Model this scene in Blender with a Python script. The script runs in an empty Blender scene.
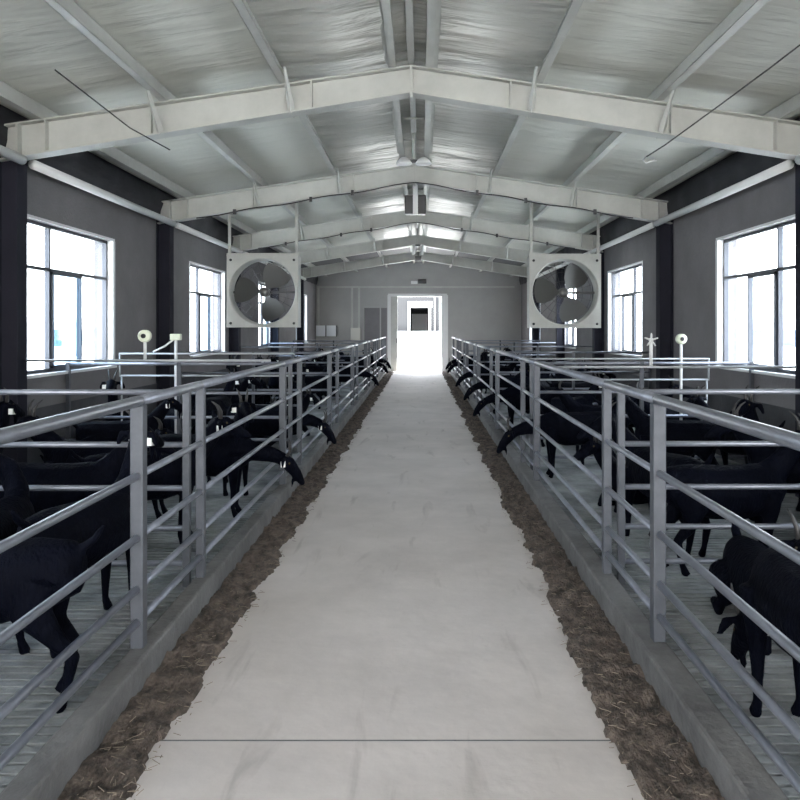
import bpy, bmesh, math, random
from mathutils import Vector, Matrix, noise
S = bpy.context.scene
C = bpy.context.scene.collection
PI = math.pi
R = math.radians
random.seed(7)

# ------------------------------------------------------------------ camera, sky, sun, exposure
F = 780.0                      # focal length in pixels of the 800 px frame
cd = bpy.data.cameras.new('camera'); cam = bpy.data.objects.new('camera', cd); C.objects.link(cam)
cam.location = (0, 0, 1.6); cam.rotation_euler = (R(90), 0, 0)
cd.sensor_width = 36; cd.lens = F * 36 / 800; cd.shift_x = -21 / 800; cd.shift_y = -72 / 800
cd.clip_start = 0.05; cd.clip_end = 500
S.camera = cam
W = bpy.data.worlds.new('sky'); S.world = W; W.use_nodes = True
nt = W.node_tree; bg = nt.nodes['Background']
tc = nt.nodes.new('ShaderNodeTexCoord'); sp = nt.nodes.new('ShaderNodeSeparateXYZ'); cr = nt.nodes.new('ShaderNodeValToRGB')
nt.links.new(tc.outputs['Generated'], sp.inputs[0]); nt.links.new(sp.outputs['Z'], cr.inputs[0]); nt.links.new(cr.outputs[0], bg.inputs[0])
cr.color_ramp.elements[0].position = 0.0; cr.color_ramp.elements[0].color = (1, .985, .955, 1)
cr.color_ramp.elements[1].position = 0.6; cr.color_ramp.elements[1].color = (.80, .88, 1, 1)
bg.inputs[1].default_value = 3.4
sd = bpy.data.lights.new('sun', 'SUN'); sd.energy = 9; sd.angle = R(3); sd.color = (1, .98, .95)
sun = bpy.data.objects.new('sun', sd); C.objects.link(sun); sun.rotation_euler = (R(-14), R(4), 0)
S.view_settings.view_transform = 'Standard'; S.view_settings.look = 'None'
S.view_settings.gamma = 1; S.view_settings.use_curve_mapping = False
S.view_settings.exposure = 2.0

def portal(cx, cy, cz, w, h, rot):          # tells Cycles where the daylight comes in
    l = bpy.data.lights.new('daylight_portal', 'AREA'); l.shape = 'RECTANGLE'; l.size = w; l.size_y = h
    l.cycles.is_portal = True
    o = bpy.data.objects.new('daylight_portal', l); C.objects.link(o); o.location = (cx, cy, cz); o.rotation_euler = rot

# ------------------------------------------------------------------ dimensions
X0 = -0.09                    # ridge line
WL, WR = -3.83, 3.65          # wall faces
CL, CR = -3.63, 3.45          # column faces
YB, YE = -6.0, 28.4           # open end behind the camera, end wall
FR = [7.1 + 4.26 * k for k in range(-3, 5)]
ZT, SL = 3.97, 0.146          # top of the rafters at the ridge, slope
def ztop(x): return ZT - SL * abs(x - X0)
WIN_Y = [(-2.95 + 5.5 * 0 - 0.7, -0.7 - 0.7), (1.95, 4.2), (7.45, 9.7), (12.93, 15.2), (18.4, 20.65), (23.9, 26.15)]
WZ0, WZ1 = 1.14, 2.68

# ------------------------------------------------------------------ materials
def mat(name, col, rough=.6, metal=0.0, var=0.0, vscale=4.0, bump=0.0, bscale=20.0, col2=None, stretch=(1, 1, 1), spec=.5):
    m = bpy.data.materials.new(name); m.use_nodes = True
    n = m.node_tree; b = n.nodes['Principled BSDF']
    b.inputs['Roughness'].default_value = rough; b.inputs['Metallic'].default_value = metal
    b.inputs['Specular IOR Level'].default_value = spec
    b.inputs['Base Color'].default_value = (*col, 1)
    t = n.nodes.new('ShaderNodeTexCoord'); mp = n.nodes.new('ShaderNodeMapping'); mp.inputs['Scale'].default_value = stretch
    n.links.new(t.outputs['Object'], mp.inputs[0])
    if var or col2:
        c2 = col2 or tuple(max(0, c * (1 - var)) for c in col)
        nz = n.nodes.new('ShaderNodeTexNoise'); nz.inputs['Scale'].default_value = vscale; nz.inputs['Detail'].default_value = 6
        nz.inputs['Roughness'].default_value = .65
        rp = n.nodes.new('ShaderNodeValToRGB'); rp.color_ramp.elements[0].position = .35; rp.color_ramp.elements[1].position = .65
        rp.color_ramp.elements[0].color = (*c2, 1); rp.color_ramp.elements[1].color = (*col, 1)
        n.links.new(mp.outputs[0], nz.inputs[0]); n.links.new(nz.outputs[0], rp.inputs[0]); n.links.new(rp.outputs[0], b.inputs['Base Color'])
    if bump:
        nb = n.nodes.new('ShaderNodeTexNoise'); nb.inputs['Scale'].default_value = bscale; nb.inputs['Detail'].default_value = 5
        bp = n.nodes.new('ShaderNodeBump'); bp.inputs['Strength'].default_value = bump; bp.inputs['Distance'].default_value = .03
        n.links.new(mp.outputs[0], nb.inputs[0]); n.links.new(nb.outputs[0], bp.inputs['Height']); n.links.new(bp.outputs[0], b.inputs['Normal'])
    return m
M = {}
M['white'] = mat('white_painted_steel', (.50, .50, .465), .5, 0, .15, 3)
M['whitepipe'] = mat('white_pipe', (.68, .68, .67), .4)
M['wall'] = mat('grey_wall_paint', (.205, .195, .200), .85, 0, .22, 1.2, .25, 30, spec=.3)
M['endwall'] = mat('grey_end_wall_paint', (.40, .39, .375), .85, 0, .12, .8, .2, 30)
M['dado'] = mat('dark_grey_wall_base', (.085, .087, .095), .8, 0, .3, 2, .2, 25, spec=.2)
M['column'] = mat('dark_column_paint', (.020, .020, .030), .7, 0, .15, 3, spec=.15)
M['curtain'] = mat('dark_eave_sheet', (.045, .045, .05), .6, 0, .3, 4, .5, 9, None, (1, .3, 1), .15)
M['rail'] = mat('galvanised_tube', (.27, .285, .33), .36, .5, .25, 9)
M['post'] = mat('galvanised_post', (.095, .102, .118), .45, .3, .25, 9)
M['pipe'] = mat('thin_grey_pipe', (.42, .44, .46), .4, .3)
M['slat'] = mat('slat_floor', (.36, .375, .375), .7, 0, 0, 1.5, .3, 40, (.08, .088, .092))
M['pit'] = mat('manure_pit', (.03, .03, .035), .9)
M['curb'] = mat('concrete_curb', (.17, .165, .16), .8, 0, .45, 3, .4, 25)
M['frame'] = mat('dark_window_frame', (.07, .075, .09), .4, .3)
M['reveal'] = mat('white_window_reveal', (.75, .75, .75), .6)
M['goat'] = mat('black_goat_coat', (.0022, .0029, .0070), .65, 0, .4, 12, .5, 60, None, (1, 1, .35), .04)
M['horn'] = mat('grey_goat_horn', (.035, .033, .033), .5)
M['tag'] = mat('white_ear_tag', (.85, .85, .8), .5)
M['eye'] = mat('amber_goat_eye', (.06, .045, .02), .2)
M['dark'] = mat('dark_metal', (.05, .05, .052), .4, .5)
M['blade'] = mat('grey_fan_blade', (.16, .16, .155), .35, .7)
M['cable'] = mat('black_cable', (.03, .03, .03), .6)
M['outside'] = mat('sunlit_concrete_yard', (.62, .62, .60), .9, 0, .1, 2)
M['farwall'] = mat('pale_far_building', (.62, .64, .66), .9, 0, .1, 1)
M['fargrey'] = mat('grey_far_building', (.035, .035, .036), .9, 0, .1, 1)
M['box'] = mat('white_switch_box', (.80, .82, .84), .4)
M['beige'] = mat('beige_box', (.55, .53, .47), .6)
M['green'] = mat('pale_green_lens', (.72, .76, .6), .35)
M['tree'] = mat('grey_green_foliage', (.12, .17, .10), .9, 0, .4, 3)

# concrete alley: warm grey, mottled, with a few long stains and one pour joint
m = mat('alley_concrete', (.575, .525, .495), .72, 0, .16, 1.6, .15, 12); M['alley'] = m
n = m.node_tree; b = n.nodes['Principled BSDF']
src = b.inputs['Base Color'].links[0].from_socket
t = n.nodes.new('ShaderNodeTexCoord'); mp = n.nodes.new('ShaderNodeMapping'); mp.inputs['Scale'].default_value = (5.5, .9, 1)
nz = n.nodes.new('ShaderNodeTexNoise'); nz.inputs['Scale'].default_value = 1.3; nz.inputs['Detail'].default_value = 7; nz.inputs['Distortion'].default_value = .6
rp = n.nodes.new('ShaderNodeValToRGB'); rp.color_ramp.elements[0].position = .60; rp.color_ramp.elements[1].position = .76
rp.color_ramp.elements[0].color = (1, 1, 1, 1); rp.color_ramp.elements[1].color = (.70, .69, .68, 1)
mx = n.nodes.new('ShaderNodeMix'); mx.data_type = 'RGBA'; mx.blend_type = 'MULTIPLY'; mx.inputs[0].default_value = 1
n.links.new(t.outputs['Object'], mp.inputs[0]); n.links.new(mp.outputs[0], nz.inputs[0]); n.links.new(nz.outputs[0], rp.inputs[0])
n.links.new(src, mx.inputs[6]); n.links.new(rp.outputs[0], mx.inputs[7]); n.links.new(mx.outputs[2], b.inputs['Base Color'])

# feed litter in the gutter
M['litter'] = mat('brown_feed_litter', (.17, .13, .105), .95, 0, 0, 11, 1.0, 45, (.035, .028, .023), (1.6, 1, 1))
M['straw'] = mat('pale_straw', (.26, .21, .16), .9, 0, .4, 8)

# roof lining: white film, silver foil towards the ridge, creased across the slope
def roof_mat(name, c, foil):
    m = bpy.data.materials.new(name); m.use_nodes = True
    n = m.node_tree; b = n.nodes['Principled BSDF']
    t = n.nodes.new('ShaderNodeTexCoord'); sx = n.nodes.new('ShaderNodeSeparateXYZ'); n.links.new(t.outputs['Object'], sx.inputs[0])
    mp = n.nodes.new('ShaderNodeMapping'); mp.inputs['Scale'].default_value = (.8, 3.6, 1); n.links.new(t.outputs['Object'], mp.inputs[0])
    nz = n.nodes.new('ShaderNodeTexNoise'); nz.inputs['Scale'].default_value = 1.3; nz.inputs['Detail'].default_value = 4; nz.inputs['Distortion'].default_value = .4
    n.links.new(mp.outputs[0], nz.inputs[0])
    bp = n.nodes.new('ShaderNodeBump'); bp.inputs['Strength'].default_value = .95 if foil else .4; bp.inputs['Distance'].default_value = .16 if foil else .10
    n.links.new(nz.outputs[0], bp.inputs['Height']); n.links.new(bp.outputs[0], b.inputs['Normal'])
    b.inputs['Base Color'].default_value = (*c, 1)
    b.inputs['Roughness'].default_value = .40 if foil else .6
    b.inputs['Metallic'].default_value = .45 if foil else 0.0
    return m
M['film'] = roof_mat('white_roof_film', (.60, .595, .535), False)
M['foil'] = roof_mat('silver_roof_foil', (.66, .655, .61), True)
M['darkroof'] = mat('bare_dark_roof', (.05, .05, .052), .6, .2)

def glass(name, tint, gl=.08):
    m = bpy.data.materials.new(name); m.use_nodes = True; n = m.node_tree; n.nodes.clear()
    o = n.nodes.new('ShaderNodeOutputMaterial'); a = n.nodes.new('ShaderNodeBsdfTransparent'); g = n.nodes.new('ShaderNodeBsdfGlossy')
    x = n.nodes.new('ShaderNodeMixShader'); a.inputs[0].default_value = (*tint, 1); g.inputs['Roughness'].default_value = .03
    x.inputs[0].default_value = gl
    n.links.new(a.outputs[0], x.inputs[1]); n.links.new(g.outputs[0], x.inputs[2]); n.links.new(x.outputs[0], o.inputs[0])
    return m
M['glass'] = glass('clear_window_glass', (.93, .97, 1)); M['blueglass'] = glass('blue_tinted_glass', (.62, .74, .84))

# ------------------------------------------------------------------ mesh helpers
class MB:
    def __init__(s): s.v = []; s.f = []; s.sm = []
    def add(s, vs, fs, smooth=False):
        o = len(s.v); s.v += [Vector(v) for v in vs]
        for f in fs: s.f.append([i + o for i in f]); s.sm.append(smooth)
        return s
    def box(s, a, b):
        x0, y0, z0 = [min(p, q) for p, q in zip(a, b)]; x1, y1, z1 = [max(p, q) for p, q in zip(a, b)]
        vs = [(x0,y0,z0),(x1,y0,z0),(x1,y1,z0),(x0,y1,z0),(x0,y0,z1),(x1,y0,z1),(x1,y1,z1),(x0,y1,z1)]
        return s.add(vs, [(0,3,2,1),(4,5,6,7),(0,1,5,4),(1,2,6,5),(2,3,7,6),(3,0,4,7)])
    def prism(s, poly, d):               # polygon (3-D points) pushed along vector d
        n = len(poly); d = Vector(d); vs = [Vector(p) for p in poly] + [Vector(p) + d for p in poly]
        return s.add(vs, [list(range(n))[::-1], list(range(n, 2*n))] + [(i, (i+1) % n, (i+1) % n + n, i + n) for i in range(n)])
    def loft(s, pts, rad, seg=10, caps=True, smooth=True, up=(0, 0, 1)):
        pts = [Vector(p) for p in pts]; rings = []
        w_ = pts[-1] - pts[0]; up = Vector(up)
        if w_.length > 1e-6 and abs(w_.normalized().dot(up)) > .8: up = Vector((1, 0, 0)) if abs(w_.normalized().x) < .6 else Vector((0, 1, 0))
        for i, p in enumerate(pts):
            d = (pts[min(i+1, len(pts)-1)] - pts[max(i-1, 0)]).normalized()
            u = Vector(up)
            if abs(d.dot(u)) > .999: u = Vector((1, 0, 0)) if abs(u.x) < .5 else Vector((0, 1, 0))
            sd = d.cross(u).normalized(); uu = sd.cross(d).normalized()
            r = rad[i] if isinstance(rad, (list, tuple)) else rad
            ra, rb = (r if isinstance(r, (list, tuple)) else (r, r))
            rings.append([p + sd * ra * math.cos(2*PI*k/seg) + uu * rb * math.sin(2*PI*k/seg) for k in range(seg)])
        vs = [v for r_ in rings for v in r_]; fs = []
        for i in range(len(rings) - 1):
            for k in range(seg):
                a = i*seg + k; b_ = i*seg + (k+1) % seg; fs.append((a, b_, b_ + seg, a + seg))
        if caps: fs.append(list(range(seg))[::-1]); fs.append([(len(rings)-1)*seg + k for k in range(seg)])
        return s.add(vs, fs, smooth)
    def tube(s, a, b, r, seg=12): return s.loft([a, b], r, seg)
    def ball(s, c, r, seg=12, rings=8):
        c = Vector(c); r = Vector(r) if isinstance(r, (tuple, list)) else Vector((r, r, r)); vs = []; fs = []
        for i in range(1, rings):
            th = PI * i / rings
            for k in range(seg):
                ph = 2*PI*k/seg; vs.append(c + Vector((r.x*math.sin(th)*math.cos(ph), r.y*math.sin(th)*math.sin(ph), r.z*math.cos(th))))
        for i in range(rings - 2):
            for k in range(seg):
                a = i*seg + k; b_ = i*seg + (k+1) % seg; fs.append((a, a + seg, b_ + seg, b_))
        t0 = len(vs); vs += [c + Vector((0,0,r.z)), c - Vector((0,0,r.z))]
        for k in range(seg):
            fs.append((t0, k, (k+1) % seg)); l = (rings-2)*seg; fs.append((t0+1, l + (k+1) % seg, l + k))
        return s.add(vs, fs, True)
    def mesh(s, name, m, off=Vector((0,0,0))):
        me = bpy.data.meshes.new(name); me.from_pydata([v - off for v in s.v], [], s.f); me.update()
        me.polygons.foreach_set('use_smooth', s.sm)
        if m: me.materials.append(m)
        return me
    def build(s, name, m, parent=None, bevel=0):
        off = Vector((0,0,0)); p = parent
        while p: off += p.location; p = p.parent
        o = bpy.data.objects.new(name, s.mesh(name, m, off)); C.objects.link(o); o.parent = parent
        if bevel:
            b_ = o.modifiers.new('bevel', 'BEVEL'); b_.width = bevel; b_.segments = 2; b_.limit_method = 'ANGLE'
        return o
def tag(o, label, cat, group=None, kind=None):
    o['label'] = label; o['category'] = cat
    if group: o['group'] = group
    if kind: o['kind'] = kind
    return o
def thing(name, label, cat, loc=(0, 0, 0), group=None):
    o = bpy.data.objects.new(name, None); C.objects.link(o); o.location = loc; o.empty_display_size = .1
    return tag(o, label, cat, group)
def struct(mb, name, m, bevel=0):
    o = mb.build(name, m, None, bevel); o['kind'] = 'structure'; return o
def dup(o, loc, rz=None, label=None, group=None, sc=None):
    c = o.copy(); C.objects.link(c); c.location = loc
    if rz is not None: c.rotation_euler = (0, 0, rz)
    if sc: c.scale = (sc, sc, sc)
    if label: c['label'] = label
    if group: c['group'] = group
    for ch in list(o.children):
        k = ch.copy(); C.objects.link(k); k.parent = c
        for g in list(ch.children):
            q = g.copy(); C.objects.link(q); q.parent = k
    return c
def ordinal(k): return ['nearest', 'second', 'third', 'fourth', 'fifth', 'sixth', 'seventh', 'eighth'][k]

# ------------------------------------------------------------------ ground, floor, curbs
struct(MB().box((-60, YE + .25, -.2), (60, 90, -.02)), 'floor_yard', M['outside'])
struct(MB().box((-60, -20, -.75), (-4.1, YE + .25, -.25)), 'floor_outside_left', M['outside'])
struct(MB().box((3.92, -20, -.75), (60, YE + .25, -.25)), 'floor_outside_right', M['outside'])
AL, AR = -1.056, .824
PL, PR = -1.285, 1.10          # railing lines
def grid_strip(x0, x1, y0, y1, nx, ny, zf, base):
    vs = []; fs = []
    for j in range(ny + 1):
        for i in range(nx + 1):
            x = x0 + (x1-x0)*i/nx; y = y0 + (y1-y0)*j/ny; vs.append((x, y, zf(x, y)))
    for j in range(ny):
        for i in range(nx): a = j*(nx+1)+i; fs.append((a, a+1, a+nx+2, a+nx+1))
    return MB().add(vs, fs, True)
struct(MB().box((AL, YB, -.3), (AR, YE + .3, 0)), 'floor', M['alley'], .012)
j = MB().box((AL + .01, 3.02, 0.0), (AR - .01, 3.028, .0015)); struct(j, 'trim_1', M['curb'])
struct(MB().box((AL, YB, -.3), (PL + .065, YE, -.06)), 'floor_gutter_left', M['curb'])
struct(MB().box((AR, YB, -.3), (PR - .09, YE, -.06)), 'floor_gutter_right', M['curb'])
cl = struct(MB().box((PL - .035, YB, -.3), (PL + .065, YE, .15)), 'trim_2', M['curb'], .015)
cr_ = struct(MB().box((PR - .09, YB, -.3), (PR + .04, YE, .15)), 'trim_3', M['curb'], .015)
def litter(x0, x1, inner, seed, name, label):
    def zf(x, y):
        h = .028 * noise.noise(Vector((x*9 + seed, y*9, 0))) + .014 * noise.noise(Vector((x*30, y*30, seed)))
        t = (x - x0) / (x1 - x0); t = t if inner > 0 else 1 - t          # t: 0 at curb, 1 on the alley edge
        edge = .78 + .20 * noise.noise(Vector((seed, y*2.2, 0))) + .10 * noise.noise(Vector((seed, y*9, 3)))
        return max(-.07, .012 + h + .02*(1-t)) if t < edge else (-.03 if t < .80 else -.012)
    b_ = grid_strip(x0, x1, .5, YE - .1, 26, 1500, zf, 0)
    return tag(b_.build(name, M['litter']), label, 'litter', None, 'stuff')
litter(PL + .067, AL + .13, 1, 3.1, 'feed_litter', 'brown trampled feed litter filling the gutter left of the alley')
litter(AR - .13, PR - .092, -1, 8.7, 'feed_litter', 'brown trampled feed litter filling the gutter right of the alley')
for side, (a, b_) in (('left', (PL + .1, AL + .12)), ('right', (AR - .12, PR - .1))):
    mb = MB()
    for i in range(1100):
        y = 1.5 + 22 * random.random()**2; x = a + (b_-a)*random.random(); an = random.uniform(0, PI); l = random.uniform(.012, .045)
        z = .03 + random.uniform(-.01, .012); d = Vector((math.cos(an)*l, math.sin(an)*l, random.uniform(-.008, .008)))
        mb.loft([Vector((x, y, z)) - d/2, Vector((x, y, z)) + d/2], .0016, 3, smooth=False)
    tag(mb.build('straw_bits', M['straw']), f'scattered pale straw bits on the {side} gutter litter', 'straw', None, 'stuff')

# slatted pen floors above dark pits
for side, (a, b_) in (('left', (WL, PL - .036)), ('right', (PR + .041, WR))):
    struct(MB().box((a, YB, -.75), (b_, YE, -.55)), 'floor_pit_' + side, M['pit'])
    mb = MB(); y = 1.0
    while y < YE - .1: mb.box((a + .01, y, -.02), (b_ - .005, y + .048, .05)); y += .066
    for x in (a + .1, (a + b_)/2, b_ - .1): mb.box((x - .03, 1.0, -.55), (x + .03, YE - .1, -.021))
    struct(mb, 'floor_slats_' + side, M['slat'])

# ------------------------------------------------------------------ walls and windows
def side_wall(name, xin, xout, windows):
    mb = MB(); ys = [YB] + [v for w in windows for v in w] + [YE]
    for i in range(0, len(ys), 2): mb.box((xin, ys[i], -.6), (xout, ys[i+1], 3.62))
    for (a, b_) in windows: mb.box((xin, a, -.6), (xout, b_, WZ0)); mb.box((xin, a, WZ1), (xout, b_, 3.62))
    return struct(mb, name, M['wall'])
WR_Y = [(a - .05 if a > 7 else a, b_ - .1 if 7 < a < 8 else b_) for a, b_ in WIN_Y]
side_wall('wall_left', WL, WL - .24, WIN_Y); side_wall('wall_right', WR, WR + .24, WR_Y)
def dadopanel(name, x, s): struct(MB().box((x, YB, .05), (x + .012 * s, YE, .80)), name, M['dado'])
dadopanel('baseboard_left', WL, 1); dadopanel('baseboard_right', WR, -1)
wn = 1
for side, (xf, s, ws) in (('l', (WL, -1, WIN_Y)), ('r', (WR, 1, WR_Y))):
    for (a, b_) in ws:
        t = bpy.data.objects.new(f'window_{wn}', None); C.objects.link(t); t['kind'] = 'structure'
        t.location = (xf + s*.1, (a + b_)/2, WZ0); wn += 1
        xa, xb = xf + s*.07, xf + s*.12
        ym1 = a + (b_-a)/3; ym2 = a + 2*(b_-a)/3; zt = WZ1 - .47
        fr = MB(); w = .035
        for (p, q) in (((xa, a, WZ0), (xb, a + w, WZ1)), ((xa, b_ - w, WZ0), (xb, b_, WZ1)), ((xa, a, WZ0), (xb, b_, WZ0 + w)), ((xa, a, WZ1 - w), (xb, b_, WZ1)),
                       ((xa, a, zt - w/2), (xb, b_, zt + w/2)), ((xa, ym1 - w/2, WZ0), (xb, ym1 + w/2, WZ1)), ((xa, ym2 - w/2, WZ0), (xb, ym2 + w/2, zt))): fr.box(p, q)
        fr.build('window_frame', M['frame'], t)
        k = 0
        for (p, q, z0, z1) in ((a, ym1, zt, WZ1), (ym1, b_, zt, WZ1), (a, ym1, WZ0, zt), (ym1, ym2, WZ0, zt), (ym2, b_, WZ0, zt)):
            gx = xf + s*.095
            MB().box((gx - .002, p + w/2, z0 + w/2), (gx + .002, q - w/2, z1 - w/2)).build('pane', M['blueglass'] if (k == 3 and side == 'l') else M['glass'], t); k += 1
        # sash rails inside the opening lights
        sh = MB()
        for (p, q) in ((ym1, ym2),):
            z0, z1 = WZ0 + w, zt - w/2; x2, x3 = xf + s*.05, xf + s*.075
            sh.box((x2, p + .02, z0), (x3, p + .05, z1)); sh.box((x2, q - .05, z0), (x3, q - .02, z1)); sh.box((x2, p + .02, z0), (x3, q - .02, z0 + .03)); sh.box((x2, p + .02, z1 - .03), (x3, q - .02, z1))
        sh.build('sash', M['frame'], t)
        rv = MB(); e = .004
        rv.box((xf + s*.0, a - .0, WZ0 - .03), (xf - s*.05, b_, WZ0 - .0)); rv.box((xf - s*.004, a - .05, WZ1), (xf - s*.0, b_ + .05, WZ1 + .03))
        rv.box((xf - s*.004, a - .05, WZ0), (xf, a, WZ1)); rv.box((xf - s*.004, b_, WZ0), (xf, b_ + .06, WZ1)); rv.box((xf, b_ - .004, WZ0), (xf + s*.07, b_, WZ1))
        rv.build('window_surround', M['reveal'], t)
        portal(xf + s*.2, (a + b_)/2, (WZ0 + WZ1)/2, WZ1 - WZ0, b_ - a, (0, R(-90 if s < 0 else 90), 0))
# end wall with its doorway
DX0, DX1, DZ = -1.2, .95, 2.80
def gable(x, up=.2): return ztop(x) + up
ew = MB()
def wallpoly(xa, xb, za):
    pts = [(xa, YE, za), (xb, YE, za), (xb, YE, gable(xb))]
    if xa < X0 < xb: pts.append((X0, YE, gable(X0)))
    pts.append((xa, YE, gable(xa))); ew.prism(pts, (0, .24, 0))
wallpoly(WL - .24, DX0, -.6); wallpoly(DX0, DX1, DZ); wallpoly(DX1, WR + .24, -.6)
struct(ew, 'wall_end', M['endwall'])
d = bpy.data.objects.new('door_1', None); C.objects.link(d); d['kind'] = 'structure'; d.location = (DX0, YE, 0)
df = MB(); df.box((DX0 - .02, YE - .03, 0), (DX0 + .10, YE + .27, DZ)); df.box((DX1 - .2, YE - .03, 0), (DX1 + .03, YE + .27, DZ)); df.box((DX0, YE - .03, DZ - .05), (DX1, YE + .27, DZ + .05))
df.build('door_frame', M['whitepipe'], d)
lf = MB(); lf.box((DX0 + .10, YE - 0.02, .02), (DX0 + .34, YE + .05, DZ - .05)); lf.build('door_leaf', M['white'], d, .01)
MB().box((DX0 + .30, YE - .06, 1.05), (DX0 + .33, YE - .02, 1.22)).build('door_handle', M['dark'], d)
portal((DX0 + DX1)/2, YE + .3, DZ/2, DX1 - DX0, DZ, (R(90), 0, 0))
portal(X0, YB, 1.8, 7.4, 3.6, (R(-90), 0, 0))

# ceiling lining (three strips each side), dark in the last bay
def roof_strip(name, xa, xb, ya, yb, m, up=.18, wav=.0, nx=8, ny=300):
    vs = []; fs = []
    for j in range(ny + 1):
        for i in range(nx + 1):
            x = xa + (xb-xa)*i/nx; y = ya + (yb-ya)*j/ny
            sag = wav * (math.sin(PI*i/nx)) * (noise.noise(Vector((x*.7, y*1.9, 4))) + .5*noise.noise(Vector((x*1.3, y*5.2, 9))) - .4)
            vs.append((x, y, ztop(x) + up + sag))
    n1 = len(vs); vs += [(v[0], v[1], ztop(v[0]) + up + .08) for v in vs]
    for j in range(ny):
        for i in range(nx):
            a = j*(nx+1)+i; q = (a, a+nx+1, a+nx+2, a+1); fs.append(q); fs.append(tuple(n1 + k for k in q[::-1]))
    return struct(MB().add(vs, fs, True), name, m)
Y5 = FR[-1]
ci = 1
for (xa, xb, mm) in ((WL - .3, X0 - 2.26, 'film'), (X0 - 2.26, X0 - 1.18, 'film'), (X0 - 1.18, X0, 'foil'), (X0, X0 + 1.18, 'foil'), (X0 + 1.18, X0 + 2.26, 'film'), (X0 + 2.26, WR + .3, 'film')):
    roof_strip('ceiling', xa, xb, YB, Y5, M[mm], .18, .03 if mm == 'foil' else .008)
roof_strip('ceiling', WL - .3, X0, Y5, YE + .3, M['darkroof'], .18, 0, 2, 2); roof_strip('ceiling', X0, WR + .3, Y5, YE + .3, M['darkroof'], .18, 0, 2, 2)
# dark sheet closing the eaves above the wall
for nm, x, s in (('trim_4', WL, 1), ('trim_5', WR, -1)):
    vs = []; fs = []; ny = 500; nz_ = 6
    zt = ztop(x) + .17; z0 = 3.17
    for j in range(ny + 1):
        for i in range(nz_ + 1):
            y = YB + (YE - YB)*j/ny; t = i/nz_
            vs.append((x + s*(.03 + .05*t + .035*math.sin(PI*t)*(noise.noise(Vector((y*2.5, t*2, s))) + .6)), y, z0 + (zt - z0)*t - (.05*abs(noise.noise(Vector((y*1.2, 0, s)))) if i == 0 else 0)))
    for j in range(ny):
        for i in range(nz_): a = j*(nz_+1)+i; fs.append((a, a+1, a+nz_+2, a+nz_+1))
    struct(MB().add(vs, fs, True), nm, M['curtain'])

# ------------------------------------------------------------------ steel frames, purlins, struts
def fname(k): return ordinal(k)
for idx, y in enumerate(FR):
    vis = idx - 3
    lab = f'portal steel frame of pale rafters on dark columns, {fname(vis)} one from the camera' if vis >= 0 else 'portal steel frame behind the camera position'
    if vis < -1: continue
    if vis == -1: lab = 'portal steel frame just overhead at the upper picture edge'
    t = thing('steel_frame', lab, 'steel frame', (X0, y, -.6), 'portal frames along the shed')
    for s, xc, xw in ((-1, CL, WL), (1, CR, WR)):
        c = MB(); c.box((xc, y - .09, -.6), (xc - s*-.012, y + .09, 3.16)); c.box((xw - s*.014, y - .09, -.6), (xw - s*.002, y + .09, 3.16)); c.box((xc, y - .006, -.6), (xw - s*.014, y + .006, 3.16))
        if s == 1: pass
        c.build('column', M['column'], t)
        zt = ztop(xw); zb = 3.14; zrb = 3.72
        r = MB(); w = .085
        xr = X0
        top = lambda x: ztop(x)
        def bot(x): return zrb - (zrb - zb) * abs(x - X0) / abs(xc - X0)
        xe = xw - s*.005
        r.prism([(xr, y-.006, bot(xr)), (xe, y-.006, bot(xe)), (xe, y-.006, top(xe)), (xr, y-.006, top(xr))], (0, .012, 0))
        for f_, h0, h1 in ((bot, 0, .014), (top, -.014, 0)):
            r.prism([(xr, y-w, f_(xr)+h0), (xe, y-w, f_(xe)+h0), (xe, y-w, f_(xe)+h1), (xr, y-w, f_(xr)+h1)], (0, 2*w, 0))
        for xx in (X0 + s*.9, X0 + s*2.35, X0 + s*3.3):
            r.box((xx - .006, y - w + .01, bot(xx) + .01), (xx + .006, y + w - .01, top(xx) - .01))
        r.build('rafter', M['white'], t)
        MB().box((xc + s*.0, y - .085, 3.15), (xc + s*.02, y + .085, ztop(xc) - .005)).build('end_plate', M['white'], t)
        for px in (1.08, 2.26):
            xx = X0 + s*px; fb = MB()
            for dy in (-1, 1):
                fb.loft([(xx, y + dy*.06, bot(xx) + .02), (xx + .0, y + dy*.42, ztop(xx) + .02)], (.035, .012), 4, smooth=False)
            fb.build('fly_brace', M['white'], t)
    pl_ = MB(); pl_.box((X0 - .012, y - .08, 3.68), (X0 + .012, y + .08, ZT - .005)); pl_.build('ridge_plate', M['white'], t)
PX = [.20, 1.18, 2.26, 3.38]
for s in (-1, 1):
    for k, px in enumerate(PX):
        x = X0 + s*px; z = ztop(x) + .002; mb = MB(); h = .165; a = YB + .1; b_ = YE - .02
        o_ = -s
        mb.box((x - .003, a, z), (x + .003, b_, z + h)); mb.box((x - .003, a, z), (x + o_*.07, b_, z + .004)); mb.box((x - .003, a, z + h - .004), (x - o_*.05, b_, z + h)); mb.box((x + o_*.066, a, z), (x + o_*.07, b_, z + .02))
        sd_ = 'left' if s < 0 else 'right'
        lb = ['next to the ridge', 'second out from the ridge', 'third out from the ridge', 'lowest one beside the eaves'][k]
        tag(mb.build('purlin', M['white']), f'long pale steel roof purlin {lb} on the {sd_} slope', 'purlin', 'roof purlins')
tag(MB().box((X0 - .03, YB + .1, ZT + .03), (X0 + .03, YE - .05, ZT + .09)).build('ridge_tie', M['white']), 'pale straight bar running along under the roof ridge', 'ridge bar')
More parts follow.
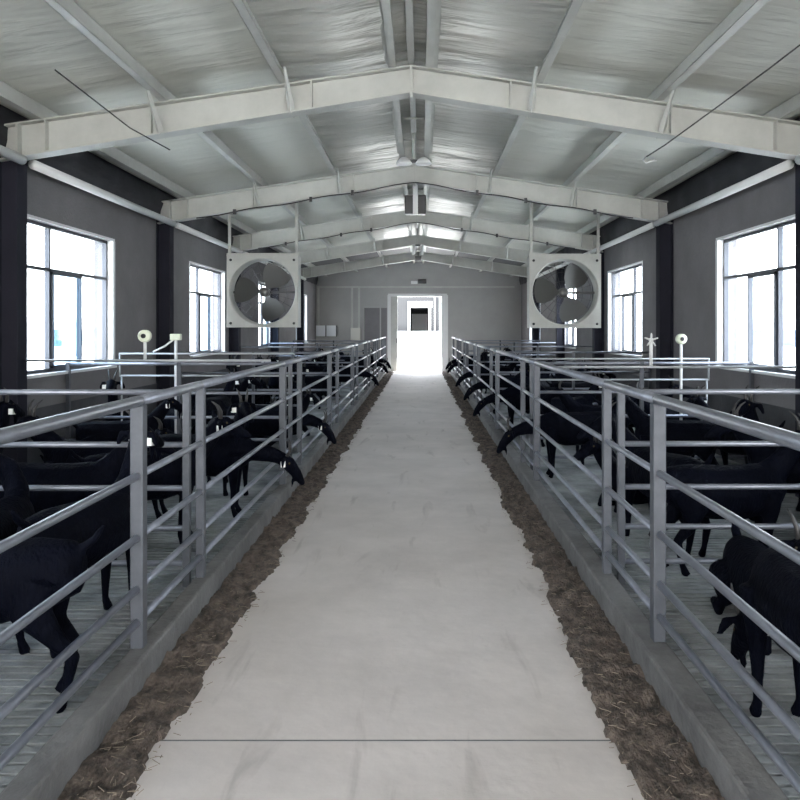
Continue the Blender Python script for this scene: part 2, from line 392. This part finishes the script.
for k, y in enumerate((8.0, 8.9, 9.9, 12.3, 13.4, 14.5)):
    tag(MB().tube((X0 - .21, y, ZT + .02), (X0 + .21, y, ZT + .02), .012, 8).build('ridge_rod', M['white']), ['nearest', 'middle', 'farthest'][k % 3] + ' short cross rod tying the ridge purlins between the ' + ('nearest and second' if k < 3 else 'second and third') + ' frames', 'rod', 'ridge cross rods ' + ('near' if k < 3 else 'far'))
for s, xc, sd_ in ((-1, CL + .05, 'left'), (1, CR - .05, 'right')):
    for k in range(3, len(FR) - 1):
        a = FR[k]; b_ = FR[k+1] if k + 1 < len(FR) else YE
        tag(MB().tube((xc, a + .095, 3.11), (xc, b_ - (.095 if k + 1 < len(FR) else 0.0), 3.11), .045, 12).build('eave_strut', M['whitepipe']),
            f'round white eave strut above the {sd_} windows, bay {["between nearest and second frame","between second and third frame","between third and fourth frame","between fourth and fifth frame","from fifth frame to end wall"][k-3]}', 'strut', 'white eave struts')
    tag(MB().tube((xc, FR[2] + .095, 3.11), (xc, FR[3] - .095, 3.11), .045, 12).build('eave_strut', M['whitepipe']), f'round white eave strut nearest the camera on the {sd_}, at the picture edge', 'strut', 'white eave struts')
# cables clipped under frames 2 and 3
for k in (4, 5):
    y = FR[k] - .105; mb = MB()
    for s in (-1, 1):
        pts = [(X0 + s*u, y, 3.70 - .163*u + .012*math.sin(u*6)) for u in [i*.15 for i in range(22)]]
        mb.loft(pts, .009, 6)
    c = tag(mb.build('power_cable', M['cable']), f'black cable clipped along the rafters of the {["second","third"][k-4]} frame', 'cable')
    for u in (-2.6, -1.5, -.9, .9, 1.6, 2.6):
        MB().box((X0 + u - .02, y - .02, 3.665 - .163*abs(u)), (X0 + u + .02, y + .02, 3.735 - .163*abs(u))).build('clip', M['dark'], c)
# loose wires under the roof
def at(px, py, Y): return Vector(((px - 421)*Y/F, Y, 1.6 - (py - 328)*Y/F))
def wire(pts, label, m='cable', r=.006):
    return tag(MB().loft(pts, r, 6).build('hanging_wire', M[m]), label, 'wire')
wire([at(800, 45, 5.7), at(770, 68, 6.1), at(720, 105, 6.6), at(665, 145, 6.88), at(646, 157, 6.93)], 'thin black wire slanting down below the nearest frame at right')
tag(MB().loft([at(646, 157, 6.93), at(643, 160, 6.93), at(646, 163, 6.93), at(656, 160, 6.93)], .008, 6).build('wire_hook', M['whitepipe']), 'small pale hook on the end of the slanting wire', 'hook')
wire([at(55, 70, 6.2), at(90, 97, 6.7), at(130, 128, 6.93), at(170, 150, 6.95)], 'thin black wire slanting below the nearest frame at left')

# ------------------------------------------------------------------ ridge lamps
def stem(t, y, z1):
    MB().tube((X0, y, z1), (X0, y, ZT + .031), .014, 8).build('stem', M['white'], t)
t = thing('ridge_lamp', 'twin headed white ridge lamp hanging between nearest and second frame', 'lamp', (X0, 9.6, ZT + .03))
stem(t, 9.6, 3.66); MB().box((X0 - .05, 9.58, 3.63), (X0 + .05, 9.62, 3.67)).build('junction', M['dark'], t)
for s in (-1, 1):
    sh = MB().loft([(X0 + s*.12, 9.6, 3.70), (X0 + s*.12, 9.6, 3.67), (X0 + s*.12, 9.6, 3.63), (X0 + s*.12, 9.6, 3.615)], [.03, .07, .10, .095], 20)
    sh.build('lamp_head', M['whitepipe'], t)
t = thing('ridge_lamp', 'dark boxed ridge lamp with white stem behind the second frame', 'lamp', (X0, 12.6, ZT + .03))
stem(t, 12.6, 3.72); MB().box((X0 - .17, 12.55, 3.44), (X0 + .17, 12.75, 3.74)).build('housing', M['dark'], t, .01)
MB().box((X0 - .04, 12.52, 3.42), (X0 + .04, 12.549, 3.9)).build('lamp_tube', M['whitepipe'], t)
t = thing('ridge_lamp', 'pair of round white lamp discs under the ridge near the fourth frame', 'lamp', (X0, 18.9, ZT + .03))
stem(t, 18.9, 3.6)
MB().box((X0 - .12, 18.88, 3.58), (X0 + .12, 18.92, 3.62)).build('junction', M['dark'], t)
for s in (-1, 1):
    MB().loft([(X0 + s*.10 - .02, 18.9, 3.5), (X0 + s*.10 + .05, 18.9, 3.5)], .13, 18, up=(0, 0, 1)).build('lamp_disc', M['whitepipe'], t)
MB().box((X0 - .05, 18.86, 3.22), (X0 + .1, 18.94, 3.34)).build('sensor', M['dark'], t)
MB().tube((X0 + .02, 18.9, 3.33), (X0 + .02, 18.9, 3.6), .01, 6).build('sensor_rod', M['dark'], t)

# ------------------------------------------------------------------ exhaust fans on hangers
def make_fan(label, loc):
    t = thing('circulation_fan', label, 'fan', loc, 'box fans hung over the pens')
    H, D, Rr = .61, .30, .55
    def P(mb, name, m, parent=None, bevel=0): # built in local coordinates round the fan centre
        o = bpy.data.objects.new(name, mb.mesh(name, m)); C.objects.link(o); o.parent = parent or t
        if bevel: b2 = o.modifiers.new('bevel', 'BEVEL'); b2.width = bevel; b2.limit_method = 'ANGLE'
        return o
    n = 64; vs = []; fs = []
    for k in range(n):
        a = 2*PI*k/n; c, s_ = math.cos(a), math.sin(a); q = max(abs(c), abs(s_))
        vs += [(H*c/q, 0, H*s_/q), (Rr*c*1.04, 0, Rr*s_*1.04), (Rr*c, .05, Rr*s_), (Rr*c, .30, Rr*s_), (H*c/q, D, H*s_/q), ((H-.02)*c/q, D, (H-.02)*s_/q), ((H-.02)*c/q, .012, (H-.02)*s_/q), ((Rr+.015)*c, .012, (Rr+.015)*s_), ((Rr+.01)*c, .30, (Rr+.01)*s_)]
    for k in range(n):
        a = 9*k; b2 = 9*((k+1) % n)
        for (i, j_) in ((0, 1), (1, 2), (2, 3), (3, 8), (8, 7), (7, 6), (6, 5), (5, 4), (4, 0)): fs.append((a+i, a+j_, b2+j_, b2+i))
    hs = P(MB().add(vs, fs), 'housing', M['white'])
    for sx in (-1, 1):
        for sz in (-1, 1):
            cb = MB(); cx, cz = sx*.54, sz*.54
            cb.loft([(cx, -.001, cz), (cx, -.02, cz)], .022, 10); P(cb, 'bolt', M['dark'], hs)
    for k in range(3):
        a0 = 2*PI*k/3 + .95; bl = MB(); vs = []; fs = []
        for i in range(6):
            r = .07 + (.51-.07)*i/5; wd = R(18 + 22*min(1, i/2.2)); tw = R(38 - 20*i/5)
            for j_ in range(5):
                u = -1 + 2*j_/4; an = a0 + u*wd*(.9 if i < 5 else .75)*(.28 + .1*i) / max(r, .2)*.55
                y = .15 - u*wd*r*math.sin(tw)*.9
                vs.append((r*math.cos(an), y, r*math.sin(an)))
        nn = len(vs); vs += [(v[0], v[1] + .004, v[2]) for v in vs]
        for i in range(5):
            for j_ in range(4):
                a = i*5 + j_; q = (a, a+1, a+6, a+5); fs.append(q); fs.append(tuple(nn + z for z in q[::-1]))
        P(bl.add(vs, fs, True), 'blade', M['blade'])
    P(MB().loft([(0, .10, 0), (0, .13, 0), (0, .2, 0)], [.05, .085, .085], 20), 'hub', M['blade'])
    P(MB().loft([(0, .235, 0), (0, .36, 0)], .08, 16), 'motor', M['dark'])
    sp_ = MB(); sp_.box((-.56, .23, -.02), (.56, .26, .02)); P(sp_, 'bracket', M['dark'])
    g = MB()
    for rr in (.2, .36, .5): g.loft([(rr*math.cos(2*PI*k/40), .297, rr*math.sin(2*PI*k/40)) for k in range(41)], .003, 4, caps=False, up=(0, 1, 0))
    for k in range(12): a = PI*k/12; g.tube((-.54*math.cos(a), .30, -.54*math.sin(a)), (.54*math.cos(a), .30, .54*math.sin(a)), .003, 4)
    P(g, 'guard_grille', M['dark'])
    return t, P
fy = 13.3
def hangers(t, P, cx):
    for s in (-1, 1):
        xx = cx + s*.575; top = ztop(xx) + .16 - 2.22
        P(MB().box((s*.575 - .022, .05, .60), (s*.575 + .022, .09, top)), 'hanger_post', M['white'])
    P(MB().box((-.62, .03, .61), (.62, .12, .66)), 'hanger_bar', M['white'])
fl, P1 = make_fan('square white housed fan hanging over the left pens', (-2.705, fy, 2.22)); hangers(fl, P1, -2.705)
fr_, P2 = make_fan('square white housed fan hanging over the right pens', (2.46, fy, 2.21)); hangers(fr_, P2, 2.46)

# ------------------------------------------------------------------ railings
ZR = [.93, .65, .42, .27]
def railing(name, label, cat, X, ya, yb, s, group, gate=False, near=False):
    t = thing(name, label, cat, (X, ya, .15), group)
    pw = .03 if near else .025
    e = .0
    if not gate:
        for yy, w in ((ya, .025), (yb, .03)):
            MB().box((X - w, yy - w, .15), (X + w, yy + w, 1.25)).build('post', M['post'], t, .006)
    a, b_ = (ya + (.035 if gate else 0), yb - (.03 if gate else 0))
    if gate: a, b_ = ya + .032, yb - .027
    MB().tube((X, a, 1.268), (X, b_, 1.268), .025, 14).build('top_rail', M['rail'], t)
    for z in ZR:
        MB().tube((X, a, z), (X, b_, z), .017, 10).build('rail', M['rail'], t)
    return t
def pen_layout(side, X, s0, per, s):
    k = 0
    y = s0 - per + 1.0
    while y < YE - 1:
        ya, yb = y, min(y + per - 1.0, YE - .4)
        where = f'{ordinal(k)} long railing panel from the camera' if k < 8 else 'far'
        railing('pen_railing', f'galvanised tube railing on {side} curb, {where}', 'railing', X, ya, yb, s, f'long railing panels on the {side} curb', near=k < 2)
        if yb + 1.0 < YE - .4:
            railing('pen_gate', f'short galvanised gate section on {side} curb beyond the {ordinal(k)} long panel', 'gate', X, yb, yb + 1.0, s, f'short gate sections on the {side} curb', gate=True)
        y += per; k += 1
pen_layout('left', PL, 3.55, 3.70, -1); pen_layout('right', PR, 3.62, 3.80, 1)
# dividers across the pens
def divider(side, Y, k):
    s = -1 if side == 'left' else 1
    xa = (PL - .12) if s < 0 else (PR + .11); xb = (WL + .04) if s < 0 else (WR - .04)
    t = thing('pen_divider', f'horizontal tube divider crossing the {side} pens, {ordinal(k)} from the camera', 'divider', ((xa + xb)/2, Y, .05), f'tube dividers across the {side} pens')
    for xx in (xa, (xa + xb)/2, xb): MB().box((xx - .02, Y - .02, .05), (xx + .02, Y + .02, 1.23)).build('post', M['post'], t)
    for z in (1.215, .90, .64, .40, .19): MB().tube((xa, Y, z), (xb, Y, z), .017, 10).build('rail', M['rail'], t)
DL = [4.68 + 3.7*k for k in range(6)]; DR = [4.72 + 3.8*k + (.25 if k == 4 else 0) for k in range(6)]
for k, y in enumerate(DL): divider('left', y, k)
for k, y in enumerate(DR): divider('right', y, k)

# cross pipes and pipe loops carrying the small round heads
tag(MB().tube((PL - .1, 7.18, 1.30), (WL + .0, 7.18, 1.30), .012, 8).build('cross_pipe', M['pipe']), 'thin straight pipe crossing the left pens at railing height below near window', 'pipe')
tag(MB().tube((PR + .1, 7.18, 1.24), (WR - .0, 7.18, 1.24), .012, 8).build('cross_pipe', M['pipe']), 'thin straight pipe crossing the right pens at railing height below near window', 'pipe')
for side, s, ye, xe, z0, z1, xi in (('left', -1, 8.5, -3.28, 1.08, 1.32, PL - .1), ('right', 1, 8.6, 3.17, 1.03, 1.26, PR + .1)):
    t = thing('pipe_loop', f'flat rectangular loop of thin pipe standing over the {side} divider', 'pipe', (xe, ye, z0))
    MB().loft([(xi, ye, z1), (xe, ye, z1)], .010, 8).build('upper_pipe', M['pipe'], t)
    MB().loft([(xi, ye, z0), (xe, ye, z0)], .010, 8).build('lower_pipe', M['pipe'], t)
    MB().tube((xe, ye, z0 - .01), (xe, ye, z1 + .01), .011, 8).build('end_pipe', M['pipe'], t)
    MB().tube((xe + s*-.02, ye, .05), (xe - s*.02, ye, z0), .011, 8).build('pipe_leg', M['pipe'], t)
def head(px, py, Y, zb, kind, label):
    p = at(px, py, Y); t = thing('pipe_fitting', label, 'pipe fitting', (p.x, Y, zb))
    MB().tube((p.x, Y, zb), (p.x, Y, p.z), .016, 8).build('upright', M['whitepipe'], t)
    if kind == 'round':
        MB().loft([(p.x, Y + .03, p.z), (p.x, Y + .02, p.z), (p.x, Y - .03, p.z), (p.x, Y - .04, p.z)], [.03, .058, .058, .04], 18).build('round_head', M['green'], t)
        MB().loft([(p.x, Y - .04, p.z), (p.x, Y - .05, p.z)], .022, 10).build('cap', M['dark'], t)
    elif kind == 'box':
        MB().box((p.x - .055, Y - .04, p.z - .035), (p.x + .055, Y + .04, p.z + .035)).build('box_head', M['green'], t, .008)
        MB().loft([(p.x - .03, Y, p.z - .03), (p.x - .12, Y, p.z - .10), (p.x - .25, Y, 1.34)], .010, 8).build('brace', M['whitepipe'], t)
    else:
        for k in range(5):
            a = 2*PI*k/5 + .3; q = Vector((math.cos(a)*.065, 0, math.sin(a)*.065))
            MB().loft([(p.x, Y - .01, p.z), Vector((p.x, Y - .01, p.z)) + q*.7, Vector((p.x, Y - .01, p.z)) + q], [.008, (.018, .008), .006], 8).build('vane', M['whitepipe'], t)
        MB().ball((p.x, Y, p.z), .022).build('boss', M['whitepipe'], t)
head(145, 336, 7.18, 1.31, 'round', 'round pale green head on short upright pipe between the left windows')
head(176, 337, 8.5, .05, 'box', 'square pale green head on tall upright pipe beside the left dark column')
head(651, 340, 7.18, 1.25, 'vane', 'white star shaped spray head on short upright beside the right dark column')
head(681, 339, 8.6, .05, 'round', 'round pale head on tall upright pipe left of the near right window')

# ------------------------------------------------------------------ end wall fittings
ye = YE
pm = at(317, 287, ye)
tag(MB().box((pm.x, ye - .06, pm.z - .03), (3.4, ye - .001, pm.z + .03)).build('wall_conduit', M['white']), 'long horizontal pale conduit high on the end wall', 'conduit')
for px, lb in ((318.5, 'single vertical pale conduit beside the switch boxes on end wall'), (352, 'left of two vertical pale conduits on the end wall'), (359, 'right of two vertical pale conduits on the end wall')):
    p = at(px, 0, ye); tag(MB().box((p.x - .035, ye - .05, 1.70 if px < 320 else 1.4), (p.x + .035, ye - .001, pm.z - .031)).build('wall_conduit', M['white']), lb, 'conduit')
for px, lb in ((321.5, 'left white switch box on the end wall'), (332, 'right white switch box on the end wall, dark edged')):
    p = at(px, 331, ye - .1); t = thing('switch_box', lb, 'switch box', (p.x, ye - .12, p.z))
    MB().box((p.x - .19, ye - .2, p.z - .19), (p.x + .15, ye - .001, p.z + .2)).build('case', M['box'], t, .01)
    MB().box((p.x + .151, ye - .19, p.z - .2), (p.x + .18, ye - .001, p.z + .2)).build('hinge_side', M['dark'], t)
p = at(355.5, 334, ye - .1)
tag(MB().box((p.x - .17, ye - .18, p.z - .25), (p.x + .17, ye - .051, p.z + .22)).build('junction_box', M['beige'], None, .01), 'beige junction box across the two vertical conduits', 'junction box')
p = at(418, 283, ye)
t = thing('wall_sensor', 'small dark sensor on a white bracket above the doorway', 'sensor', (p.x, ye, p.z))
MB().box((p.x - .25, ye - .25, p.z - .04), (p.x - .02, ye - .061, p.z + .06)).build('bracket', M['whitepipe'], t); MB().box((p.x, ye - .3, p.z - .03), (p.x + .3, ye - .07, p.z + .12)).build('case', M['dark'], t, .02)
# side door leaf slid open against the wall, left of the doorway
t = thing('sliding_door', 'grey sliding door panel pushed open left of the bright doorway', 'door', (-1.7, ye - .05, 0))
MB().box((-2.08, ye - .045, .0), (-1.24, ye - .006, 2.35)).build('panel', M['wall'], t)
fr2 = MB(); fr2.box((-2.12, ye - .06, .0), (-2.06, ye - .004, 2.4)); fr2.box((-1.5, ye - .06, 0), (-1.45, ye - .004, 2.35)); fr2.box((-2.12, ye - .06, 2.33), (-1.24, ye - .004, 2.4)); fr2.build('frame', M['endwall'], t)

# ------------------------------------------------------------------ outside
t = thing('far_shed', 'grey shed across the yard seen through the end doorway', 'building', (0, 44, 0))
w = MB(); w.box((-8, 44, -.02), (-.62, 50, 4.2)); w.box((.42, 44, -.02), (8, 50, 4.2)); w.box((-.62, 44, 2.75), (.42, 50, 4.2)); w.box((-8, 50, -.02), (8, 50.2, 4.2)); w.build('wall', M['fargrey'], t)
MB().box((-.75, 43.9, 2.75), (.62, 43.999, 3.1)).build('lintel', M['whitepipe'], t)
MB().box((-.75, 43.9, -.02), (-.62, 43.999, 2.75)).build('jamb', M['whitepipe'], t); MB().box((.42, 43.9, -.02), (.55, 43.999, 2.75)).build('jamb', M['whitepipe'], t)
MB().box((-8, 43.6, -.01), (8, 43.75, 1.42)).build('low_wall', M['whitepipe'], t)
MB().box((-.6, 49.85, -.02), (.4, 49.99, 2.5)).build('far_door', M['box'], t)
for k in range(3): MB().box((.75 + k*.28, 43.85, 1.42), (.80 + k*.28, 43.95, 3.4)).build('bar', M['box'], t)
MB().box((-8, 43.9, 4.0), (8, 43.99, 4.2)).build('fascia', M['box'], t)
for s, lb in ((-1, 'pale building outside seen through the left windows'), (1, 'pale building outside seen through the right windows')):
    t = thing('neighbour_building', lb, 'building', (s*22, 18, -.25))
    x0 = s*20; MB().box((x0, 4, -.25), (x0 + s*6, 60, 1.9)).build('wall', M['farwall'], t)
    MB().box((x0 - s*.4, 3.6, 1.9), (x0 + s*6.4, 60.4, 2.15)).build('roof', M['box'], t)
    for k in range(12):
        y = 8 + 4.2*k; MB().box((x0 - s*.03, y, .6), (x0 - s*.0, y + 1.8, 1.5)).build('window', M['blueglass'], t)

# ------------------------------------------------------------------ goats
def loftmesh(parts, name, voxel=.0125):
    mb = MB()
    for kind, *a in parts:
        if kind == 'L': mb.loft(a[0], a[1], 12)
        else: mb.ball(a[0], a[1], 14, 10)
    o = bpy.data.objects.new('tmp', mb.mesh('tmp', None)); C.objects.link(o)
    m1 = o.modifiers.new('r', 'REMESH'); m1.mode = 'VOXEL'; m1.voxel_size = voxel; m1.use_smooth_shade = True
    m2 = o.modifiers.new('s', 'SMOOTH'); m2.iterations = 3; m2.factor = .5
    m3 = o.modifiers.new('d', 'DECIMATE'); m3.ratio = .45
    dg = bpy.context.evaluated_depsgraph_get(); me = bpy.data.meshes.new_from_object(o.evaluated_get(dg))
    bpy.data.objects.remove(o); me.name = name; me.materials.clear(); me.materials.append(M['goat'])
    for p_ in me.polygons: p_.use_smooth = True
    return me
def goat(pose):
    P = []; dz = 0
    up = pose != 'lying'
    if not up: dz = -.29
    tr = [(-.43,.56,.04,.05),(-.40,.56,.09,.11),(-.27,.535,.135,.150),(-.08,.50,.155,.175),(.10,.495,.150,.178),(.24,.52,.118,.165),(.34,.54,.08,.125),(.40,.55,.03,.06)]
    P.append(('L', [(x, 0, z + dz) for x, z, *_ in tr], [(a, b) for *_, a, b in tr]))
    ty = 0
    if pose == 'feeding': nk = [(.26,.56),(.40,.53),(.55,.50),(.66,.46)]; hd = [(.63,.47),(.70,.42),(.77,.33),(.81,.26)]
    elif pose == 'grazing': nk = [(.26,.55),(.38,.48),(.48,.36),(.53,.26)]; hd = [(.51,.29),(.56,.22),(.63,.13),(.66,.08)]
    elif pose == 'alert': nk = [(.24,.56),(.36,.70),(.42,.86),(.43,.92)]; hd = [(.40,.93),(.48,.94),(.58,.89),(.65,.86)]
    else: nk = [(.25,.56),(.37,.67),(.46,.78),(.50,.83)]; hd = [(.47,.84),(.55,.84),(.65,.78),(.72,.74)]
    if pose == 'turned': ty = 1
    def tw(x, z, k):                      # bends neck and head to the side
        if not ty: return (x, 0, z + dz)
        a = R(70)*k; px, pz = x - .28, z; return (.28 + px*math.cos(a), px*math.sin(a), z + dz)
    P.append(('L', [tw(x, z, i/4) for i, (x, z) in enumerate(nk)], [(.075,.115),(.06,.085),(.05,.066),(.045,.05)]))
    H = [Vector(tw(x, z, 1)) for x, z in hd]
    P.append(('L', H, [(.042,.05),(.052,.060),(.036,.043),(.026,.028)]))
    P.append(('B', H[0].lerp(H[1], .4), (.05,.05,.05)))
    P.append(('B', H[3], (.027,.027,.025)))
    ax = (H[2] - H[0]).normalized(); sd = ax.cross(Vector((0,0,1))).normalized(); upv = sd.cross(ax).normalized()
    for s in (-1, 1):                      # drooping ears
        e0 = H[0].lerp(H[1], .3) + sd*s*.04 + upv*.025; e1 = e0 + sd*s*.055 - Vector((0,0,.015)) - ax*.01; e2 = e1 + sd*s*.035 - Vector((0,0,.06))
        P.append(('L', [e0, e1, e2], [(.014,.014),(.016,.028),(.010,.014)]))
    P.append(('L', [H[2] - upv*.03, H[2] - upv*.06 - Vector((0,0,.02)), H[2] - upv*.06 - Vector((0,0,.07))], [.018,.015,.006]))
    P.append(('L', [(-.40,0,.62+dz),(-.47,0,.67+dz),(-.51,0,.73+dz)], [(.03,.02),(.028,.016),(.012,.01)]))
    if up:
        for s in (-1, 1):
            f = .03*s if pose in ('standing', 'turned') else 0
            P.append(('L', [(.27,s*.085,.52),(.26,s*.09,.40),(.26+f,s*.085,.22),(.255+f*1.3,s*.085,.07),(.275+f*1.3,s*.085,.02),(.285+f*1.3,s*.085,0)], [.068,.05,.028,.019,.026,.028]))
            P.append(('L', [(-.29,s*.08,.53),(-.25,s*.10,.40),(-.31-f,s*.095,.30),(-.385-f,s*.09,.215),(-.355-f,s*.09,.07),(-.335-f,s*.09,.02),(-.325-f,s*.09,0)], [(.08,.11),(.06,.085),.042,.030,.019,.026,.028]))
    else:
        for s in (-1, 1):
            P.append(('L', [(.24,s*.10,.20),(.36,s*.12,.08),(.40,s*.12,.035),(.22,s*.13,.025)], [.06,.035,.028,.024]))
            P.append(('L', [(-.26,s*.11,.20),(-.08,s*.16,.12),(-.16,s*.18,.05),(-.32,s*.16,.03),(-.12,s*.19,.025)], [.10,.06,.04,.028,.024]))
    me = loftmesh(P, 'goat_' + pose)
    t = bpy.data.objects.new('goat', None); C.objects.link(t); t.empty_display_size = .1
    t['category'] = 'goat'
    b = bpy.data.objects.new('body', me); C.objects.link(b); b.parent = t
    def Q(mb, name, m): o = bpy.data.objects.new(name, mb.mesh(name, m)); C.objects.link(o); o.parent = t; return o
    for s in (-1, 1):
        h0 = H[0].lerp(H[1], .35) + sd*s*.022 + upv*.045
        Q(MB().loft([h0, h0 + upv*.05 - ax*.015 + sd*s*.008, h0 + upv*.085 - ax*.05 + sd*s*.02, h0 + upv*.10 - ax*.09 + sd*s*.03], [.015,.012,.008,.003], 8), 'horn', M['horn'])
        e = H[1] + sd*s*.043 + upv*.012; Q(MB().ball(e, .010, 8, 6), 'eye', M['eye'])
    e0 = H[0].lerp(H[1], .3) + sd*.04 + upv*.025; e1 = e0 + sd*.055 - Vector((0,0,.015)) - ax*.01
    tg = Q(MB().box(e1 + Vector((-.018,-.008,-.058)), e1 + Vector((.018,.03,-.014))), 'ear_tag', M['tag'])
    return t
protos = {p: goat(p) for p in ('standing', 'feeding', 'grazing', 'alert', 'turned', 'lying')}
used = set()
placed = []
def put(pose, x, y, hd, label, group=None, sc=1.0, z=.05):
    r = protos[pose]
    c = dup(r, (x, y, z), hd, label, group, sc); placed.append((x, y, hd)); return c
def segd(a, b):
    def pts(g): return [Vector((g[0] + math.cos(g[2])*u, g[1] + math.sin(g[2])*u)) for u in (-.3, -.1, .12, .34, .6)]
    return min((p - q).length for p in pts(a) for q in pts(b))
# near goats, each where the photo shows it
crowd = []
near = [
 ('standing', -1.83, 3.22, R(184), 'large black goat in near left pen, standing side-on behind the lower rails'),
 ('turned',   -2.12, 3.85, R(95), 'black goat with turned head at left picture edge behind the big one'),
 ('alert',    -1.72, 4.02, R(75), 'black goat seen from behind just inside the near left post'),
 ('feeding',  -1.80, 6.45, R(4), 'black goat reaching its head out through left railing over the gutter'),
 ('standing', -1.95, 5.55, R(25), 'black goat facing the alley behind first left divider, beside the thin post'),
 ('alert',    -3.3, 5.6, R(80), 'black goat with raised head against left wall behind the first divider'),
 ('turned',   -2.55, 6.05, R(170), 'black goat turned away in the middle of the second left pen'),
 ('alert',    -3.45, 8.95, R(-80), 'black goat with head held high beneath the near left window corner'),
 ('standing', -3.28, 4.12, R(-4), 'black goat in near left pen beside the wall, facing the alley'),
 ('lying',    -2.9, 7.1, R(30), 'black goat lying down in the second left pen by the wall'),
 ('lying',    1.78, 4.05, R(-95), 'black goat lying on the pale floor in near right pen, facing the camera'),
 ('turned',   2.85, 4.25, R(10), 'black goat standing behind the lying one in the near right pen'),
 ('standing', -2.45, 2.75, R(170), 'black goat partly cut off at the left edge behind the large one'),
 ('grazing',  -3.3, 3.25, R(-88), 'black goat with lowered head by the wall at the far left picture edge'),
 ('standing', 2.10, 3.25, R(70), 'black goat standing just beyond the bending one in near right pen'),
 ('standing', -1.85, 7.45, R(-60), 'black goat near the curb just before the second left divider'),
 ('standing', -2.35, 5.06, R(4), 'black goat close behind the first left divider, body turned to the alley'),
 ('standing', 1.95, 5.0, R(5), 'black goat close behind the first right divider, rump to the alley'),
 ('standing', 2.45, 7.45, R(150), 'black goat near the second right divider, facing the alley'),
 ('grazing',  1.43, 2.85, R(91), 'black goat bending down just behind the nearest right railing, seen from above'),
 ('standing', 2.72, 2.70, R(150), 'black goat at the right picture edge in the near right pen'),
 ('feeding',  1.62, 8.15, R(180), 'black goat reaching its head out through the right railing over the gutter'),
 ('standing', 2.85, 5.80, R(180), 'black goat facing the alley behind the first right divider'),
 ('turned',   1.72, 5.55, R(110), 'black goat side-on close behind the second right railing panel'),
 ('alert',    2.95, 6.35, R(-150), 'black goat standing near the right wall in the second right pen'),
 ('grazing',  3.0, 3.75, R(200), 'black goat with lowered head near right wall in near right pen'),
 ('lying',    1.95, 6.75, R(200), 'black goat lying in the middle of the second right pen'),
]
import itertools
for a_, b_ in itertools.combinations(near, 2):
    if segd(a_[1:4], b_[1:4]) < .32: print('NEAR', a_[4], '|', b_[4])
for pose, x, y, hd, lb in near: put(pose, x, y, hd, lb)
pensL = [(4.85, 8.2), (8.5, 11.9), (12.2, 15.6), (16, 19.3), (19.6, 23), (23.4, 26.6)]
pensR = [(4.9, 8.35), (8.65, 12.1), (12.45, 15.9), (16.2, 19.6), (20, 23.5), (23.8, 26.8)]
words = ['second', 'third', 'fourth', 'fifth', 'sixth', 'seventh']
PW = {'standing': 'standing', 'feeding': 'feeding through the railing', 'grazing': 'with lowered head', 'alert': 'with raised head', 'turned': 'looking aside', 'lying': 'lying down'}
for side, pens, xa, xb, s in (('left', pensL, -3.35, PL - .62, -1), ('right', pensR, PR + .62, 3.2, 1)):
    for k, (y0, y1) in enumerate(pens):
        nf = 0
        for i in range([7, 11, 10, 8, 7, 6][k]):
            for tr in range(150):
                pose = random.choice(['standing', 'standing', 'standing', 'alert', 'turned', 'grazing', 'standing', 'lying', 'feeding'])
                if pose == 'feeding' and (k == 0 or nf >= 1): pose = 'standing'
                if pose == 'feeding':
                    x = (PL - .50) if s < 0 else (PR + .50); y = random.uniform(y0 + .3, y1 - .3); hd = (0 if s < 0 else PI) + random.uniform(-.08, .08)
                else:
                    x = random.uniform(xa, xb); y = random.uniform(y0 + .35, y1 - .35); hd = random.uniform(0, 2*PI)
                    tip = .72 if pose != 'lying' else .6
                    ha = hd + (.77 if pose == 'turned' else 0); hx, hy = x + math.cos(ha)*tip, y + math.sin(ha)*tip; tx, ty = x - math.cos(hd)*.5, y - math.sin(hd)*.5
                    lo, hi = (WL + .26, PL - .14) if s < 0 else (PR + .14, WR - .26)
                    if not (lo < hx < hi and lo < tx < hi and y0 < hy < y1 and y0 < ty < y1): continue
                if all(segd((x, y, hd), g) > .40 for g in placed): break
            else: continue
            nf += pose == 'feeding'
            mid = (xa + xb)/2; wallside = (x < mid) == (s < 0)
            c_, s_ = math.cos(hd), math.sin(hd)
            face = ('facing away' if s_ > .7 else 'facing the camera' if s_ < -.7 else 'facing the alley' if c_*s < 0 else 'facing the wall')
            place = 'wall side' if wallside else 'railing side'
            lb = f'black goat {PW[pose]}, {words[k]} {side} pen' if pose == 'feeding' else f'black goat {PW[pose]}, {face}, {place} of the {words[k]} {side} pen'
            crowd.append((lb, y, put(pose, x, y, hd, lb, f'black goats {PW[pose]}, {words[k]} {side} pen', random.uniform(.92, 1.04) if pose != 'feeding' else 1.0)))
by = {}
for lb, y, o in crowd: by.setdefault(lb, []).append((y, o))
for lb, l in by.items():
    l.sort(key=lambda q: q[0])
    if len(l) > 1:
        for q, (y, o) in enumerate(l): o['label'] = lb + (', nearer one' if q == 0 and len(l) == 2 else ', farther one' if len(l) == 2 else ', ' + ['nearest', 'middle', 'farthest', 'rearmost'][min(q, 3)] + ' one')
for t in protos.values():
    for ch in list(t.children): bpy.data.objects.remove(ch)
    bpy.data.objects.remove(t)
